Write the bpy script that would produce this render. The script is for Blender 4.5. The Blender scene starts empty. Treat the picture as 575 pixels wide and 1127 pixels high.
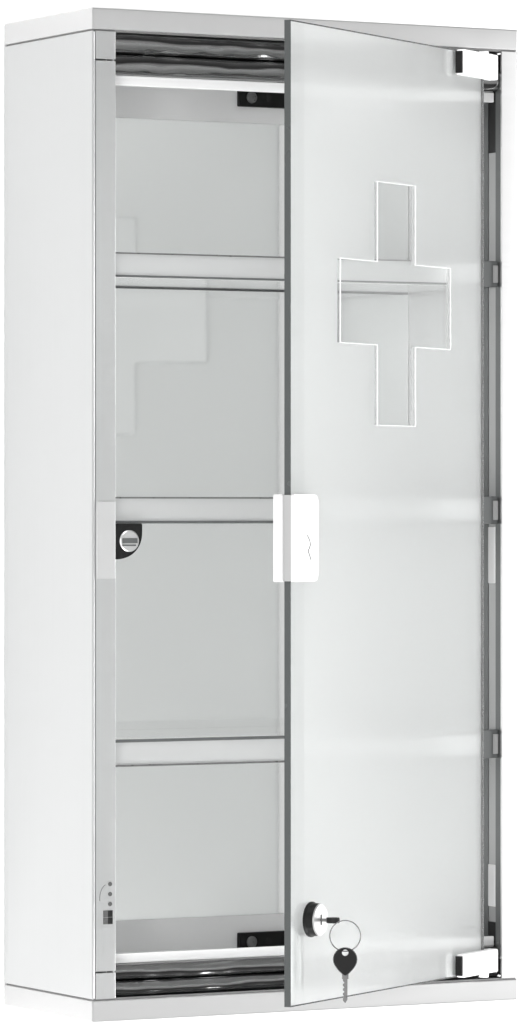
import bpy, bmesh, math, random
from mathutils import Vector, Matrix
random.seed(4)
S = bpy.context.scene
C = S.collection
PI = math.pi

# ------------------------------------------------------------------ materials
def mat(name, color, metallic=0.0, rough=0.4, coat=0.0, bump=None, var=0.0, vscale=(1, 1, 1), spec=0.5):
    m = bpy.data.materials.new(name); m.use_nodes = True
    nt = m.node_tree; b = nt.nodes['Principled BSDF']
    b.inputs['Base Color'].default_value = (*color, 1)
    b.inputs['Metallic'].default_value = metallic
    b.inputs['Roughness'].default_value = rough
    b.inputs['Coat Weight'].default_value = coat
    b.inputs['Specular IOR Level'].default_value = spec
    if bump or var:
        tc = nt.nodes.new('ShaderNodeTexCoord'); mp = nt.nodes.new('ShaderNodeMapping')
        mp.inputs['Scale'].default_value = bump[0] if bump else vscale
        nt.links.new(tc.outputs['Object'], mp.inputs['Vector'])
        no = nt.nodes.new('ShaderNodeTexNoise'); no.inputs['Scale'].default_value = 1.0
        no.inputs['Detail'].default_value = 3
        nt.links.new(mp.outputs['Vector'], no.inputs['Vector'])
        if bump:
            bp = nt.nodes.new('ShaderNodeBump'); bp.inputs['Strength'].default_value = bump[1]
            bp.inputs['Distance'].default_value = bump[2]
            nt.links.new(no.outputs['Fac'], bp.inputs['Height'])
            nt.links.new(bp.outputs['Normal'], b.inputs['Normal'])
        if var:
            mr = nt.nodes.new('ShaderNodeMapRange')
            mr.inputs['To Min'].default_value = rough - var; mr.inputs['To Max'].default_value = rough + var
            nt.links.new(no.outputs['Fac'], mr.inputs['Value'])
            nt.links.new(mr.outputs['Result'], b.inputs['Roughness'])
    return m

M = {}
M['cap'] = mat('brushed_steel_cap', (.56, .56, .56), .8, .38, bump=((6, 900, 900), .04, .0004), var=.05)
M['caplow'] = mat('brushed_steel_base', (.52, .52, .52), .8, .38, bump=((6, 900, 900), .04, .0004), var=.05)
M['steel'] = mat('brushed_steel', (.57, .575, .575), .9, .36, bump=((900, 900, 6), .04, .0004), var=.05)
M['steel_lit'] = mat('brushed_steel_lit', (.72, .72, .72), .9, .36, bump=((6, 900, 900), .04, .0004), var=.05)
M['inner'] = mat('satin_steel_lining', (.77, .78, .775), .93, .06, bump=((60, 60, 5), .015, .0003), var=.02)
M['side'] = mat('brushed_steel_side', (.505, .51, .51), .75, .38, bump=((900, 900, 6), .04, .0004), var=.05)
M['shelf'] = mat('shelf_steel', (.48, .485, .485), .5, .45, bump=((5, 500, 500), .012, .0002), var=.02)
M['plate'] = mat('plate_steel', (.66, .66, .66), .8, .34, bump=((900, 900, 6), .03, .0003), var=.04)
M['shelf_bright'] = mat('shelf_brightened_steel', (.95, .95, .95), .9, .12, var=.04, vscale=(5, 400, 400))
M['handle'] = mat('handle_steel', (.70, .70, .70), .35, .4, bump=((900, 900, 6), .03, .0003), var=.04)
M['lip'] = mat('lip_lacquer', (.76, .76, .76), 0, .55, var=.05, vscale=(60, 60, 60))
M['refl_cover'] = mat('reflection_cover_matte', (.80, .80, .80), 0, .6, var=.05, vscale=(60, 60, 60), spec=.1)
M['white_steel'] = mat('white_lacquer', (.93, .93, .93), 0, .6, var=.05, vscale=(60, 60, 60))
M['rail'] = mat('dark_reflection_steel', (.25, .25, .25), 1, .16, bump=((9, 8, 9), 1, .024), var=.0)
M['jamb'] = mat('dark_steel_and_shade', (.11, .115, .115), .5, .4)
M['jambmid'] = mat('grey_reflection_steel', (.33, .33, .33), .5, .4)
M['gap'] = mat('handle_gap_shade', (.33, .33, .33), 0, .6)
M['black'] = mat('black_plastic', (.010, .010, .010), 0, .4, var=.1, vscale=(300, 300, 300), spec=.15)
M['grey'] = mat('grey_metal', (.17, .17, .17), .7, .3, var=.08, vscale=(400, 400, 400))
M['chrome'] = mat('chrome', (.86, .86, .86), 1, .09, var=.03, vscale=(200, 200, 200))
M['darkedge'] = mat('glass_edge_dark', (.07, .075, .075), .2, .25, var=.08, vscale=(40, 40, 40))
M['seam'] = mat('seam_shadow_steel', (.2, .2, .2), .5, .5, var=.05, vscale=(100, 100, 100))
M['white'] = mat('plain_white', (.74, .74, .74), 0, .45, var=.05, vscale=(200, 200, 200))
M['print'] = mat('dark_print', (.02, .02, .02), 0, .6, var=.05, vscale=(300, 300, 300), spec=.1)
M['printlight'] = mat('grey_print', (.10, .10, .10), 0, .6, var=.05, vscale=(300, 300, 300), spec=.1)
M['wall'] = mat('white_paint', (.94, .94, .94), 0, .7, bump=((120, 120, 120), .05, .0005), var=.05)

def glass_mats():
    g = bpy.data.materials.new('clear_glass'); g.use_nodes = True
    b = g.node_tree.nodes['Principled BSDF']
    b.inputs['Base Color'].default_value = (.975, .99, .985, 1)
    b.inputs['Transmission Weight'].default_value = 1; b.inputs['Roughness'].default_value = 0.0
    b.inputs['IOR'].default_value = 1.33
    f = bpy.data.materials.new('frosted_glass'); f.use_nodes = True
    nt = f.node_tree; N = nt.nodes; L = nt.links
    b = N['Principled BSDF']; out = N['Material Output']
    b.inputs['Base Color'].default_value = (.97, .985, .98, 1)
    b.inputs['Transmission Weight'].default_value = 1; b.inputs['IOR'].default_value = 1.33
    tc = N.new('ShaderNodeTexCoord'); sp = N.new('ShaderNodeSeparateXYZ'); L.new(tc.outputs['Object'], sp.inputs[0])
    def inside(sock, lo, hi):
        a = N.new('ShaderNodeMath'); a.operation = 'GREATER_THAN'; a.inputs[1].default_value = lo; L.new(sock, a.inputs[0])
        c = N.new('ShaderNodeMath'); c.operation = 'LESS_THAN'; c.inputs[1].default_value = hi; L.new(sock, c.inputs[0])
        d = N.new('ShaderNodeMath'); d.operation = 'MULTIPLY'; L.new(a.outputs[0], d.inputs[0]); L.new(c.outputs[0], d.inputs[1])
        return d.outputs[0]
    def mul(a, b_, op='MULTIPLY'):
        d = N.new('ShaderNodeMath'); d.operation = op; L.new(a, d.inputs[0]); L.new(b_, d.inputs[1]); return d.outputs[0]
    v = mul(inside(sp.outputs[0], CU - CT, CU + CT), inside(sp.outputs[2], CZ - CA, CZ + CA))
    h = mul(inside(sp.outputs[0], CU - CA, CU + CA), inside(sp.outputs[2], CZ - CT, CZ + CT))
    cross = mul(v, h, 'MAXIMUM')
    mr = N.new('ShaderNodeMapRange'); L.new(cross, mr.inputs['Value'])
    mr.inputs['To Min'].default_value = FROST_ROUGH; mr.inputs['To Max'].default_value = 0.0
    L.new(mr.outputs[0], b.inputs['Roughness'])
    no = N.new('ShaderNodeTexNoise'); no.inputs['Scale'].default_value = 2200; L.new(tc.outputs['Object'], no.inputs['Vector'])
    df = N.new('ShaderNodeBsdfDiffuse'); df.inputs['Color'].default_value = (.965, .975, .97, 1)
    tl = N.new('ShaderNodeBsdfTranslucent'); tl.inputs['Color'].default_value = (.965, .975, .97, 1)
    mx = N.new('ShaderNodeMixShader'); mx.inputs[0].default_value = .45
    L.new(df.outputs[0], mx.inputs[1]); L.new(tl.outputs[0], mx.inputs[2])
    fm = N.new('ShaderNodeMapRange'); L.new(no.outputs['Fac'], fm.inputs['Value'])
    fm.inputs['To Min'].default_value = FROST_MIX - .06; fm.inputs['To Max'].default_value = FROST_MIX + .06
    inv = N.new('ShaderNodeMath'); inv.operation = 'SUBTRACT'; inv.inputs[0].default_value = 1; L.new(cross, inv.inputs[1])
    fac = mul(fm.outputs[0], inv.outputs[0])
    fin = N.new('ShaderNodeMixShader'); L.new(fac, fin.inputs[0]); L.new(b.outputs[0], fin.inputs[1]); L.new(mx.outputs[0], fin.inputs[2])
    L.new(fin.outputs[0], out.inputs['Surface'])
    return g, f

CU, CZ, CA, CT = .1345, .4245, .0715, .0243      # cross: centre, half arm, half bar width
FROST_ROUGH, FROST_MIX = .29, .48
M['glass'], M['frost'] = glass_mats()

# ------------------------------------------------------------------ mesh helpers
class MB:
    def __init__(self): self.bm = bmesh.new()
    def _mi(self, faces, mi):
        for f in faces: f.material_index = mi
    def box(self, x0, x1, y0, y1, z0, z1, bevel=0, mi=0, seg=2):
        b = bmesh.new(); bmesh.ops.create_cube(b, size=1)
        for v in b.verts:
            v.co = Vector(((x0 + x1) / 2 + v.co.x * (x1 - x0), (y0 + y1) / 2 + v.co.y * (y1 - y0), (z0 + z1) / 2 + v.co.z * (z1 - z0)))
        if bevel: bmesh.ops.bevel(b, geom=b.edges[:], offset=bevel, segments=seg, affect='EDGES', profile=.5)
        self.add(b, mi); return self
    def add(self, b, mi=0, mtx=None):
        if mtx is not None: bmesh.ops.transform(b, matrix=mtx, verts=b.verts)
        for f in b.faces: f.material_index = mi
        me = bpy.data.meshes.new('t'); b.to_mesh(me); b.free()
        self.bm.from_mesh(me); bpy.data.meshes.remove(me)
    def prism(self, pts, axis, a0, a1, mi=0, bevel=0):
        """pts: 2D outline; extruded along axis ('x','y','z') from a0 to a1"""
        b = bmesh.new()
        def mk(p, a):
            return {'x': (a, p[0], p[1]), 'y': (p[0], a, p[1]), 'z': (p[0], p[1], a)}[axis]
        A = [b.verts.new(mk(p, a0)) for p in pts]; B = [b.verts.new(mk(p, a1)) for p in pts]
        n = len(pts)
        b.faces.new(A[::-1]); b.faces.new(B)
        for i in range(n): b.faces.new((A[i], A[(i + 1) % n], B[(i + 1) % n], B[i]))
        bmesh.ops.recalc_face_normals(b, faces=b.faces)
        if bevel: bmesh.ops.bevel(b, geom=[e for e in b.edges], offset=bevel, segments=2, affect='EDGES')
        self.add(b, mi); return self
    def lathe(self, prof, n=40, mi=0, mtx=None):
        """prof: (radius, height) list turned about local z"""
        b = bmesh.new(); rings = []
        for r, h in prof:
            if r < 1e-7: rings.append([b.verts.new((0, 0, h))])
            else: rings.append([b.verts.new((r * math.cos(2 * PI * k / n), r * math.sin(2 * PI * k / n), h)) for k in range(n)])
        for A, B in zip(rings, rings[1:]):
            for k in range(n):
                q = [A[k % len(A)], A[(k + 1) % len(A)], B[(k + 1) % len(B)], B[k % len(B)]]
                u = []
                for v in q:
                    if v not in u: u.append(v)
                if len(u) > 2: b.faces.new(u)
        bmesh.ops.recalc_face_normals(b, faces=b.faces)
        self.add(b, mi, mtx); return self
    def tube(self, pts, r, n=10, mi=0, closed=False):
        b = bmesh.new(); pts = [Vector(p) for p in pts]; rings = []; m = len(pts); up = Vector((.123, .456, .88)).normalized()
        for i, p in enumerate(pts):
            if closed: t = pts[(i + 1) % m] - pts[i - 1]
            else: t = pts[min(i + 1, m - 1)] - pts[max(i - 1, 0)]
            t.normalize(); u = t.cross(up).normalized(); w = t.cross(u)
            rings.append([b.verts.new(p + r * (math.cos(2 * PI * k / n) * u + math.sin(2 * PI * k / n) * w)) for k in range(n)])
        for i in range(m if closed else m - 1):
            A, B = rings[i], rings[(i + 1) % m]
            for k in range(n): b.faces.new((A[k], A[(k + 1) % n], B[(k + 1) % n], B[k]))
        if not closed: b.faces.new(rings[0][::-1]); b.faces.new(rings[-1])
        bmesh.ops.recalc_face_normals(b, faces=b.faces)
        self.add(b, mi); return self
    def build(self, name, mats, parent=None, smooth=35):
        me = bpy.data.meshes.new(name); self.bm.to_mesh(me); self.bm.free()
        for m in (mats if isinstance(mats, (list, tuple)) else [mats]): me.materials.append(m)
        if smooth:
            for p in me.polygons: p.use_smooth = True
            me.set_sharp_from_angle(angle=math.radians(smooth))
        o = bpy.data.objects.new(name, me); C.objects.link(o)
        if smooth:
            wn = o.modifiers.new('wn', 'WEIGHTED_NORMAL'); wn.keep_sharp = True; wn.weight = 100
        if parent: o.parent = parent
        return o

def tag(o, label=None, cat=None, group=None, kind=None):
    for k, v in (('label', label), ('category', cat), ('group', group), ('kind', kind)):
        if v: o[k] = v
    return o
def empty(name, loc, rz=0):
    o = bpy.data.objects.new(name, None); C.objects.link(o); o.location = loc; o.rotation_euler = (0, 0, rz)
    o.empty_display_size = .05
    return o

# ------------------------------------------------------------------ setting
W, D, H = .295, .12, .60
w = MB(); w.box(-3, 3, D + .0008, D + .05, -2.5, 3)
tag(w.build('wall', M['wall'], smooth=0), kind='structure')

# ------------------------------------------------------------------ cabinet
cab = empty('medicine_cabinet', (0, 0, 0))
tag(cab, 'tall narrow steel medicine cabinet with its frosted glass cross door standing half open', 'cabinet')
XL, XR = .0158, .2829          # front opening
ZB, ZT = .0137, .5862          # seams of the end caps
FL, CE = .0262, .5725          # visible floor and ceiling of the inside

MB().box(0, W, 0, D, ZT + .0007, H, .0012).build('top_cap', M['cap'], cab)
MB().box(0, W, 0, D, 0, ZB - .0007, .0012).build('bottom_cap', M['caplow'], cab)
# dark core showing in the seams
for z0, z1, z2, z3 in ((ZT - .004, ZT + .004, ZT - .0003, ZT + .003), (ZB - .004, ZB + .004, ZB - .003, ZB + .0003)):
    MB().box(.0012, .0031, .0012, D - .002, z0, z1).box(.003, W - .0012, .0012, .003, z2, z3).build('seam_strip', M['seam'], cab)
for x0, x1 in ((0, .0024), (W - .0011, W)):
    MB().box(x0, x1, .0001, D, ZB, ZT, .0010 if x0 == 0 else .0004).build('side_panel', M['side'], cab)
st = MB()
st.box(.0025, XL, 0, .0016, ZB, .0292, .0004).box(.0025, XL, 0, .0016, .0300, .5687, .0004).box(.0025, XL, 0, .0016, .5695, ZT, .0004)
st.box(XL - .0014, XL, .0018, .0095, ZB, ZT, .0003)
st.build('stile', M['steel'], cab)
MB().box(XR, W - .0012, 0, .0016, ZB, ZT, .0004).build('stile', M['steel_lit'], cab)  # lighter copy of the stile steel, stronger light put into its colour
MB().box(.0012, W - .0012, D - .0018, D - .0002, ZB, ZT).build('back_panel', M['inner'], cab)
MB().box(.0016, W - .0016, .0105, D - .002, CE, CE + .0012, .0003).build('ceiling_liner', M['white_steel'], cab)
MB().box(.0016, W - .0016, .0105, D - .002, FL - .0012, FL, .0003).build('floor_liner', M['white_steel'], cab)
for z0, z1 in ((.5455, CE - .0002), (FL + .0002, .0490)):
    MB().box(.0030, W - .0030, D - .0026, D - .0019, z0, z1).build('reflection_cover', M['refl_cover'], cab)  # pale matte strips added to hide dark reflections in the back panel
# polished ribbed rails behind the opening, top and bottom; colour holds dark reflections
def rail(z0, z1):
    n = 14; hh = (z1 - z0) / 2; prof = []
    for k in range(2):
        for i in range(n + 1):
            a = PI * (.06 + .88 * i / n)
            prof.append((.0085 - .0055 * math.sin(a), z0 + hh * k + hh * (1 - math.cos(PI * i / n)) / 2))
    prof += [(.0104, z1), (.0104, z0)]
    return MB().prism(prof, 'x', XL + .0002, XR - .0002).build('inner_rail', M['rail'], cab, smooth=50)
for z0, z1 in ((.5552, .5611), (.0335, .0392)):
    MB().box(XL + .0002, XR - .0002, .0088, .0104, z0, z1, .0003).box(XL + .0002, XR - .0002, .0105, .0114, z0 if z0 > .3 else ZB + .001, z1 if z0 < .3 else ZT - .001).build('inner_lip', M['lip'], cab)  # rear box: pale backing added to lighten the rail's mirrored back
rail(.5613, ZT - .0003); rail(ZB + .0003, .0334)

# hinge side jamb: dark and grey reflections put into its strip colours
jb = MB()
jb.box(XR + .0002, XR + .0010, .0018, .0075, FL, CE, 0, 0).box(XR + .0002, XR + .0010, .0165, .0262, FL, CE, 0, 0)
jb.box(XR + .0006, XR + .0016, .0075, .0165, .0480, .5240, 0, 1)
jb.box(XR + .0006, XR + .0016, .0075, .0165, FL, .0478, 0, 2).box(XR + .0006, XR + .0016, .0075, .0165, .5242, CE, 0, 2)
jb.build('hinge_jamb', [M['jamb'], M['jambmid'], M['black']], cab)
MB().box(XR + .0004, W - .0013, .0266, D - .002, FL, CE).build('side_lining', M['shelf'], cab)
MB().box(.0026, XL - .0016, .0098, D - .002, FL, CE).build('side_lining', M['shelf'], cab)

# shelves: sheet with a deep front lip
for zt, zb in ((.4560, .4413), (.3107, .2948), (.1666, .1503)):
    s = MB()
    s.prism([(.0062, zb), (.0062, zt), (D - .0021, zt), (D - .0021, zb + .001), (D - .006, zb + .001), (D - .006, zt - .0012),
             (.0078, zt - .0012), (.0078, zb)][::-1] if zt < .2 else
            [(.0062, zb), (.0062, zt), (D - .0021, zt), (D - .0021, zb)][::-1], 'x', XL + .0003, XR - .0016, bevel=.0003)
    if zt < .2: s.box(XL + .0004, XR - .0017, .0082, D - .0022, zt + .0001, zt + .0004, 0, 3)  # brighter copy of the shelf steel, lifting the dark reflecting top
    if zt > .4: s.box(XL + .0004, XR - .0017, .0080, D - .0050, zb - .0004, zb - .0001, 0, 3).box(XL + .0004, XR - .0017, D - .0048, D - .0027, zb - .0012, zb - .0001, 0, 2)  # bright sheet lifts the dark underside; dark back strip stands for a shadow gap
    s.box(XL + .0003, XR - .0016, .0054, .0062, zt - (.0018 if zt < .2 else .0010), zt - .0001, 0, 1).box(XL + .0003, XR - .0016, .0054, .0062, zb + .0001, zb + (.0017 if .2 < zt < .4 else .0012), 0, 2)  # thin dark strips standing in for shadow lines along the lip edges
    s.build('shelf', [M['shelf'], M['jamb'] if zt < .2 else M['grey'], M['jamb'] if zt > .2 else M['grey'], M['shelf_bright']], cab)
    MB().box(XR - .0115, XR - .0002, .0040, .0053, zb - .0006, zt + .0006, .0004, 0).box(XR - .0040, XR - .0003, .0034, .0041, zb + .002, zt - .002, .0003, 1).build('shelf_end_shade', [M['jamb'], M['jambmid']], cab)  # dark plates added over the bright lip ends to dim them

# dark roller latches near the ceiling and the floor of the inside
for z0, z1 in ((.5555, .5670), (.0266, .0384)):
    xb, yb = .1607, .1140
    br = MB().box(xb, xb + .040, yb, D - .0017, z0, z1, .0008).build('latch_bracket', M['black'], cab)
    zc = (z0 + z1) / 2
    R = Matrix.Translation((xb + .0085, yb, zc)) @ Matrix.Rotation(PI / 2, 4, 'X')
    MB().lathe([(.0036, -.0002), (.0036, .0006), (.0030, .0012), (.0013, .0013), (.0013, .0008), (0, .0008)], 28, 0, R).build('screw', M['grey'], br)
    R2 = Matrix.Translation((xb + .0205, yb, zc)) @ Matrix.Rotation(PI / 2, 4, 'X')
    MB().lathe([(.0022, -.0002), (.0022, .0003), (0, .0003)], 20, 0, R2).build('screw_hole', M['print'], br)

# magnetic catch under the middle shelf
pts = [(.0160, .2948), (.0352, .2948)]
for i in range(13):
    a = i / 12 * PI / 2
    pts.append((.0160 + .0192 * math.cos(a) ** .85 if i < 12 else .0160, .2900 - .0165 * math.sin(a) ** .9))
ct = MB().prism(pts[::-1], 'y', .0030, .0061, bevel=.0004).build('magnetic_catch', M['black'], cab)
R = Matrix.Translation((.0262, .0031, .2845)) @ Matrix.Rotation(PI / 2, 4, 'X')
MB().lathe([(.0064, -.001), (.0064, .0006), (.0058, .0011), (0, .0011)], 36, 0, R).build('roller', M['cap'], ct)
MB().box(.0212, .0312, .0014, .0021, .2832, .2862, .0002).box(.0212, .0302, .0015, .0021, .2815, .2824, .0002).build('slot', M['jamb'], ct)

# strike plate on the left stile, and the printed marks lower down
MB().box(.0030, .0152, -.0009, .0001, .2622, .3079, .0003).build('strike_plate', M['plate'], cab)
mk = MB()
for z in (.0816, .0757, .0698):
    mk.lathe([(.0013, 0), (.0013, .0003), (0, .0003)], 16, 1, Matrix.Translation((.0120, 0, z)) @ Matrix.Rotation(PI / 2, 4, 'X'))
for x0, mi in ((.0076, 1), (.0107, 0)):
    for z0 in (.0579, .0621): mk.box(x0, x0 + .0029, -.0004, .0001, z0, z0 + .0040, 0, mi)
mk.tube([(.0120 - .0085 * math.cos(a) * .8 , -.0001, .0735 + .0088 * math.sin(a)) for a in [(-.2 + i * .1) for i in range(14)]], .00022, 6, 2)
mk.build('printed_marks', [M['print'], M['printlight'], M['seam']], cab)

# bright reflections in the jamb, modelled as added white strips
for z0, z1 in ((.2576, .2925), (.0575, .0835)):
    MB().box(XR - .0002, XR + .0007, .0080, .0160, z0, z1, .0004).build('jamb_glint', M['white'], cab)

# ------------------------------------------------------------------ door (local x: from hinge to free edge, local y: outwards)
ANG = math.radians(33)
U0, U1, Z0, Z1, TH = .0157, .2668, .0200, .5818, .0040
def pane():
    bm = bmesh.new()
    vs = [bm.verts.new((u, y, z)) for y in (-TH, 0) for u, z in ((U0, Z0), (U1, Z0), (U1, Z1), (U0, Z1))]
    bk = bm.faces.new((vs[0], vs[1], vs[2], vs[3])); fr = bm.faces.new((vs[7], vs[6], vs[5], vs[4]))
    for i in range(4):
        j = (i + 1) % 4; bm.faces.new((vs[i], vs[4 + i], vs[4 + j], vs[j]))
    bmesh.ops.recalc_face_normals(bm, faces=bm.faces)
    bk.material_index = 1
    mb = MB(); mb.bm.free(); mb.bm = bm
    return mb.build('door', [M['glass'], M['frost']], cab, smooth=0)
door = pane(); door.location = (.2757, -.0036, 0); door.rotation_euler = (0, 0, PI + ANG)
e = .0004
MB().box(U1, U1 + e, -TH, 0, Z0 - e, Z1 + e).box(U0, U1, -TH, 0, Z1, Z1 + e).box(U0, U1, -TH, 0, Z0 - e, Z0).box(U0 - e, U0, -TH, 0, Z0 - e, Z1 + e) \
    .build('edge_strip', M['darkedge'], door, smooth=0)

# white outline of the clear cross
def cross_pts(a, t): 
    return [(-t, a), (t, a), (t, t), (a, t), (a, -t), (t, -t), (t, -a), (-t, -a), (-t, -t), (-a, -t), (-a, t), (-t, t)]
def cross_outline():
    bm = bmesh.new(); wu, wz = .0012, .0005
    inn = cross_pts(CA, CT)
    def sg(v): return (v > 0) - (v < 0)
    out = []
    for (x, z) in inn:
        out.append((x + sg(x) * wu, z + sg(z) * wz))
    A = [bm.verts.new((CU + x, .0002, CZ + z)) for x, z in inn]; B = [bm.verts.new((CU + x, .0002, CZ + z)) for x, z in out]
    for i in range(12):
        j = (i + 1) % 12; bm.faces.new((A[i], A[j], B[j], B[i]))
    r = bmesh.ops.extrude_face_region(bm, geom=bm.faces[:])
    for v in [g for g in r['geom'] if isinstance(g, bmesh.types.BMVert)]: v.co.y += .0003
    bmesh.ops.recalc_face_normals(bm, faces=bm.faces)
    mb = MB(); mb.bm.free(); mb.bm = bm
    return mb.build('cross_outline', M['white'], door, smooth=0)
cross_outline()

# pull handle: clip folded round the free edge
def rrect(x0, x1, z0, z1, r, right=True):
    p = []
    for cx, cz, a0 in ((x0 + r, z0 + r, PI), (x1 - .001, z0 + .001, 1.5 * PI), (x1 - .001, z1 - .001, 0), (x0 + r, z1 - r, .5 * PI)):
        rr = r if cx == x0 + r else .001
        for i in range(7): p.append((cx + rr * math.cos(a0 + i / 6 * PI / 2), cz + rr * math.sin(a0 + i / 6 * PI / 2)))
    return p
hd = MB()
hd.prism(rrect(.2372, U1 + .0012, .2618, .3118, .0045), 'y', .0004, .0024, 0, .0003)
hd.prism(rrect(.2400, U1 + .0020, .2618, .3118, .0045), 'y', -.0105, -TH - .0004, 0, .0003)
hd.box(U1 + .0005, U1 + .0011, -TH - .001, .001, .2622, .3114, 0, 1)  # recess shade put in as a darker grey
zz = [(.2514, .2885), (.2485, .2855), (.2474, .2832), (.2490, .2808), (.2505, .2795), (.2483, .2765), (.2468, .2743)]
hd.tube([(u, .0024, z) for u, z in zz], .0003, 6, 2)
hd.build('handle', [M['handle'], M['gap'], M['printlight']], door)

# pivot hinges clamping the glass
for z0, z1, zz0, zz1 in ((.5668, .5822, .5668, .5845), (.0195, .0335, .0160, .0335)):
    h = MB()
    h.box(.0075, .0545, .0004, .0062, z0, z1, .0009, 0)
    h.box(.0075, .0545, -TH - .005, -TH - .0004, z0, z1, .0009, 0)
    h.box(.0075, U0 - .0006, -TH - .001, .001, z0, z1, 0, 0)
    h.lathe([(0, 0), (.003, 0), (.003, zz1 - zz0), (0, zz1 - zz0)], 24, 0, Matrix.Translation((.0112, -.002, zz0)))
    h.box(.0546, .0558, .0004, .0050, z0 + .001, z1 - .001, .0003, 1)
    h.build('hinge', [M['white_steel'], M['black']], door)

# cam lock: round rosette and cylinder in front, housing behind the glass
LU, LZ = .2430, .0680
Ry = Matrix.Translation((LU, 0, LZ)) @ Matrix.Rotation(-PI / 2, 4, 'X')
lk = MB()
lk.lathe([(.0102, .0003), (.0102, .0012), (.0096, .0020)], 48, 1, Ry)
lk.lathe([(.0096, .0020), (.0093, .0062)], 48, 1, Ry).lathe([(.0093, .0062), (.0086, .0068), (.0040, .0070), (0, .0070)], 48, 0, Ry)  # black barrel side stands in for a dark reflection on the metal
lk.box(LU - .0006, LU + .0006, .0069, .0072, LZ - .0030, LZ + .0030, 0, 1)
lk.build('lock', [M['plate'], M['black']], door)
MB().box(LU + .006, U1 - .006, -TH - .003, -TH - .0005, .0270, .0640, .0008).build('lock_housing', M['white_steel'], door)

# ------------------------------------------------------------------ keys
dm = Matrix.Translation(door.location) @ Matrix.Rotation(PI + ANG, 4, 'Z')
YAW = .4991
rt = Vector((math.cos(YAW), -math.sin(YAW), 0)); fw = Vector((math.sin(YAW), math.cos(YAW), 0))
tip = dm @ Vector((LU, .0070, LZ))
nrm = (dm.to_3x3() @ Vector((0, 1, 0)))
def flat_key(bow_r, hole_r, hole_z, blade, bw, mats, name, black_bow=True):
    """key in its own x-z plane, hole at the origin, blade pointing down -z"""
    th = .0012
    o = MB(); n = 36
    cz = -(bow_r - hole_r - .0012) if hole_z is None else hole_z
    # bow with a hole: ring of quads between outline and hole
    outl = []
    for i in range(n):
        a = 2 * PI * i / n
        x, z = bow_r * math.sin(a), bow_r * math.cos(a)
        if z < 0: z *= 1.35; x *= (1 - .55 * (abs(z) / (bow_r * 1.35)) ** 2)
        outl.append((x, cz + z))
    b = bmesh.new()
    lay = []
    for y in (-th, th):
        A = [b.verts.new((x * .94, y * 1.25, cz + (z - cz) * .94)) for x, z in outl]
        Hh = [b.verts.new((hole_r * math.sin(2 * PI * i / n), y * 1.25, hole_r * math.cos(2 * PI * i / n))) for i in range(n)]
        lay.append((A, Hh))
    mid = [b.verts.new((x, 0, z)) for x, z in outl]
    for (A, Hh) in lay:
        for i in range(n):
            j = (i + 1) % n
            b.faces.new((A[i], A[j], Hh[j], Hh[i])); b.faces.new((A[i], A[j], mid[j], mid[i]))
    for i in range(n):
        j = (i + 1) % n; b.faces.new((lay[0][1][i], lay[0][1][j], lay[1][1][j], lay[1][1][i]))
    bmesh.ops.recalc_face_normals(b, faces=b.faces)
    o.add(b, 0)
    z0 = cz - bow_r * 1.2
    bl = MB()
    pts = [(-bw, z0 + .001), (bw, z0 + .001), (bw, z0 - blade + .002), (0, z0 - blade), (-bw, z0 - blade + .0015)]
    zt = z0 - blade + .003
    teeth = []
    for k in range(4):
        teeth += [(-bw, zt), (-bw * .35, zt + .0008), (-bw, zt + .0018)]; zt += .0026
    pts = pts + teeth
    bl.prism(pts, 'y', -.0006, .0006)
    bl.box(-bw * 1.45, bw * 1.45, -.0009, .0009, z0 - .0028, z0 + .001, .0003)
    return o, bl
RC = tip + nrm * .0155 + Vector((0, 0, -.0086))       # ring centre
RR = .0088
ring = MB().tube([rt * (RR * math.sin(2 * PI * i / 56)) + Vector((0, 0, RR * math.cos(2 * PI * i / 56))) for i in range(56)], .00034, 8, 0, True)
ro = ring.build('key_ring', M['grey']); ro.location = RC
tag(ro, 'thin steel wire ring linking the two keys below the lock', 'key ring')

ko, kb = flat_key(.0070, .0019, None, .0165, .0013, None, 'key')
k1 = ko.build('key', M['black'], smooth=45); kb.build('blade', M['grey'], k1)
k1.location = RC + Vector((0, 0, -RR - .0008)); k1.rotation_euler = (0, 0, -YAW)
tag(k1, 'key with round black head hanging from the wire ring below the lock', 'key', 'cabinet keys')

ko, kb = flat_key(.0036, .0016, None, .012, .0011, None, 'key')
k2 = ko.build('key', M['print'], smooth=45); kb.build('blade', M['grey'], k2)
# lying flat, blade pushed into the lock
zaxis = nrm.normalized(); yaxis = Vector((0, 0, 1)); xaxis = yaxis.cross(zaxis)
R3 = Matrix((xaxis, yaxis, zaxis)).transposed().to_4x4()
k2.matrix_world = Matrix.Translation(tip + nrm * .0088) @ R3
tag(k2, 'small bare metal key inserted in the round lock of the door', 'key', 'cabinet keys')

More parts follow.
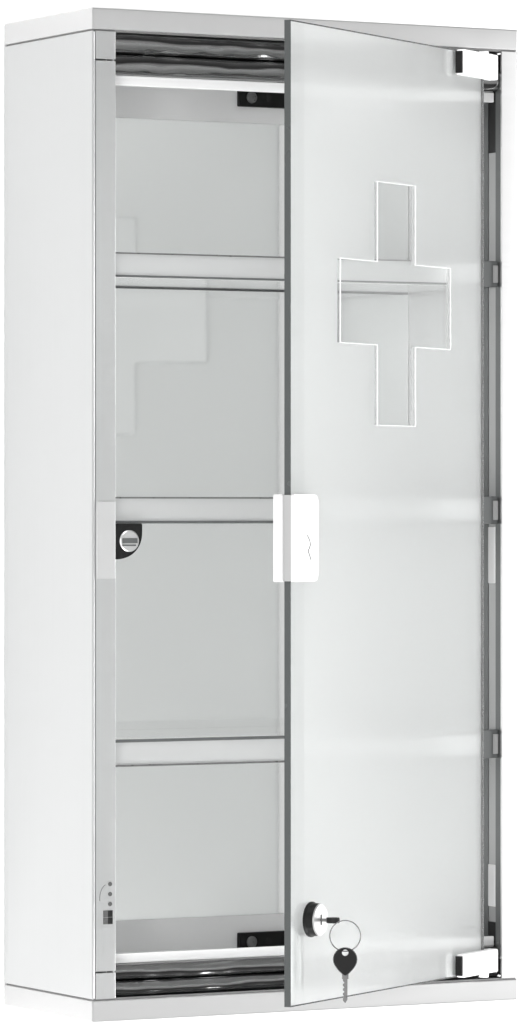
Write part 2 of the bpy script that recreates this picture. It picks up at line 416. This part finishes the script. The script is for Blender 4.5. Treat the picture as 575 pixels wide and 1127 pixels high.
# ------------------------------------------------------------------ light
wd = bpy.data.worlds.new('World'); S.world = wd; wd.use_nodes = True
nt = wd.node_tree; bg = nt.nodes['Background']
tc = nt.nodes.new('ShaderNodeTexCoord'); sx = nt.nodes.new('ShaderNodeSeparateXYZ'); nt.links.new(tc.outputs['Generated'], sx.inputs[0])
cr = nt.nodes.new('ShaderNodeValToRGB'); mr = nt.nodes.new('ShaderNodeMapRange')
mr.inputs['From Min'].default_value = -1; mr.inputs['From Max'].default_value = 1
nt.links.new(sx.outputs[2], mr.inputs['Value']); nt.links.new(mr.outputs[0], cr.inputs[0])
el = cr.color_ramp.elements
el[0].position = 0; el[0].color = (.3, .3, .3, 1); el[1].position = 1; el[1].color = (.3, .3, .3, 1)
for p, v in ((.22, .12), (.34, .06), (.40, .8), (.5, .85), (.59, .72), (.66, .06), (.78, .12)):
    x = el.new(p); x.color = (v, v, v, 1)
nt.links.new(cr.outputs[0], bg.inputs['Color']); bg.inputs['Strength'].default_value = 1.0

def area(name, loc, target, sx_, sy_, power):
    l = bpy.data.lights.new(name, 'AREA'); l.shape = 'RECTANGLE'; l.size = sx_; l.size_y = sy_; l.energy = power
    o = bpy.data.objects.new(name, l); C.objects.link(o); o.location = loc
    o.rotation_euler = (Vector(target) - Vector(loc)).to_track_quat('-Z', 'Y').to_euler()
    return o
area('softbox_left', (-2.4, -2.2, .0), (0, .06, .28), 1.6, 2.2, 60)
area('softbox_above', (-.5, -1.0, 2.6), (0, .05, .3), 1.8, 1.0, 48)
area('softbox_below', (-.3, -1.1, -1.9), (.1, .05, .3), 1.8, 1.0, 85)
area('softbox_right', (2.8, -1.5, .0), (.2, .0, .3), 1.0, 1.8, 86)


# ------------------------------------------------------------------ camera
cd = bpy.data.cameras.new('camera'); cam = bpy.data.objects.new('camera', cd); C.objects.link(cam); S.camera = cam
cam.location = (-1.3434, -2.673, .3017)
cam.rotation_euler = (PI / 2, 0, -YAW)
cd.sensor_fit = 'VERTICAL'; cd.sensor_height = 24
cd.lens = 5572.9 / 1127 * 24
cd.clip_start = .05; cd.clip_end = 100
S.view_settings.view_transform = 'Standard'; S.view_settings.look = 'None'; S.view_settings.exposure = 0
S.cycles.use_denoising = True
S.cycles.max_bounces = 14; S.cycles.transmission_bounces = 12; S.cycles.glossy_bounces = 8; S.cycles.transparent_max_bounces = 8
S.cycles.sample_clamp_indirect = 6
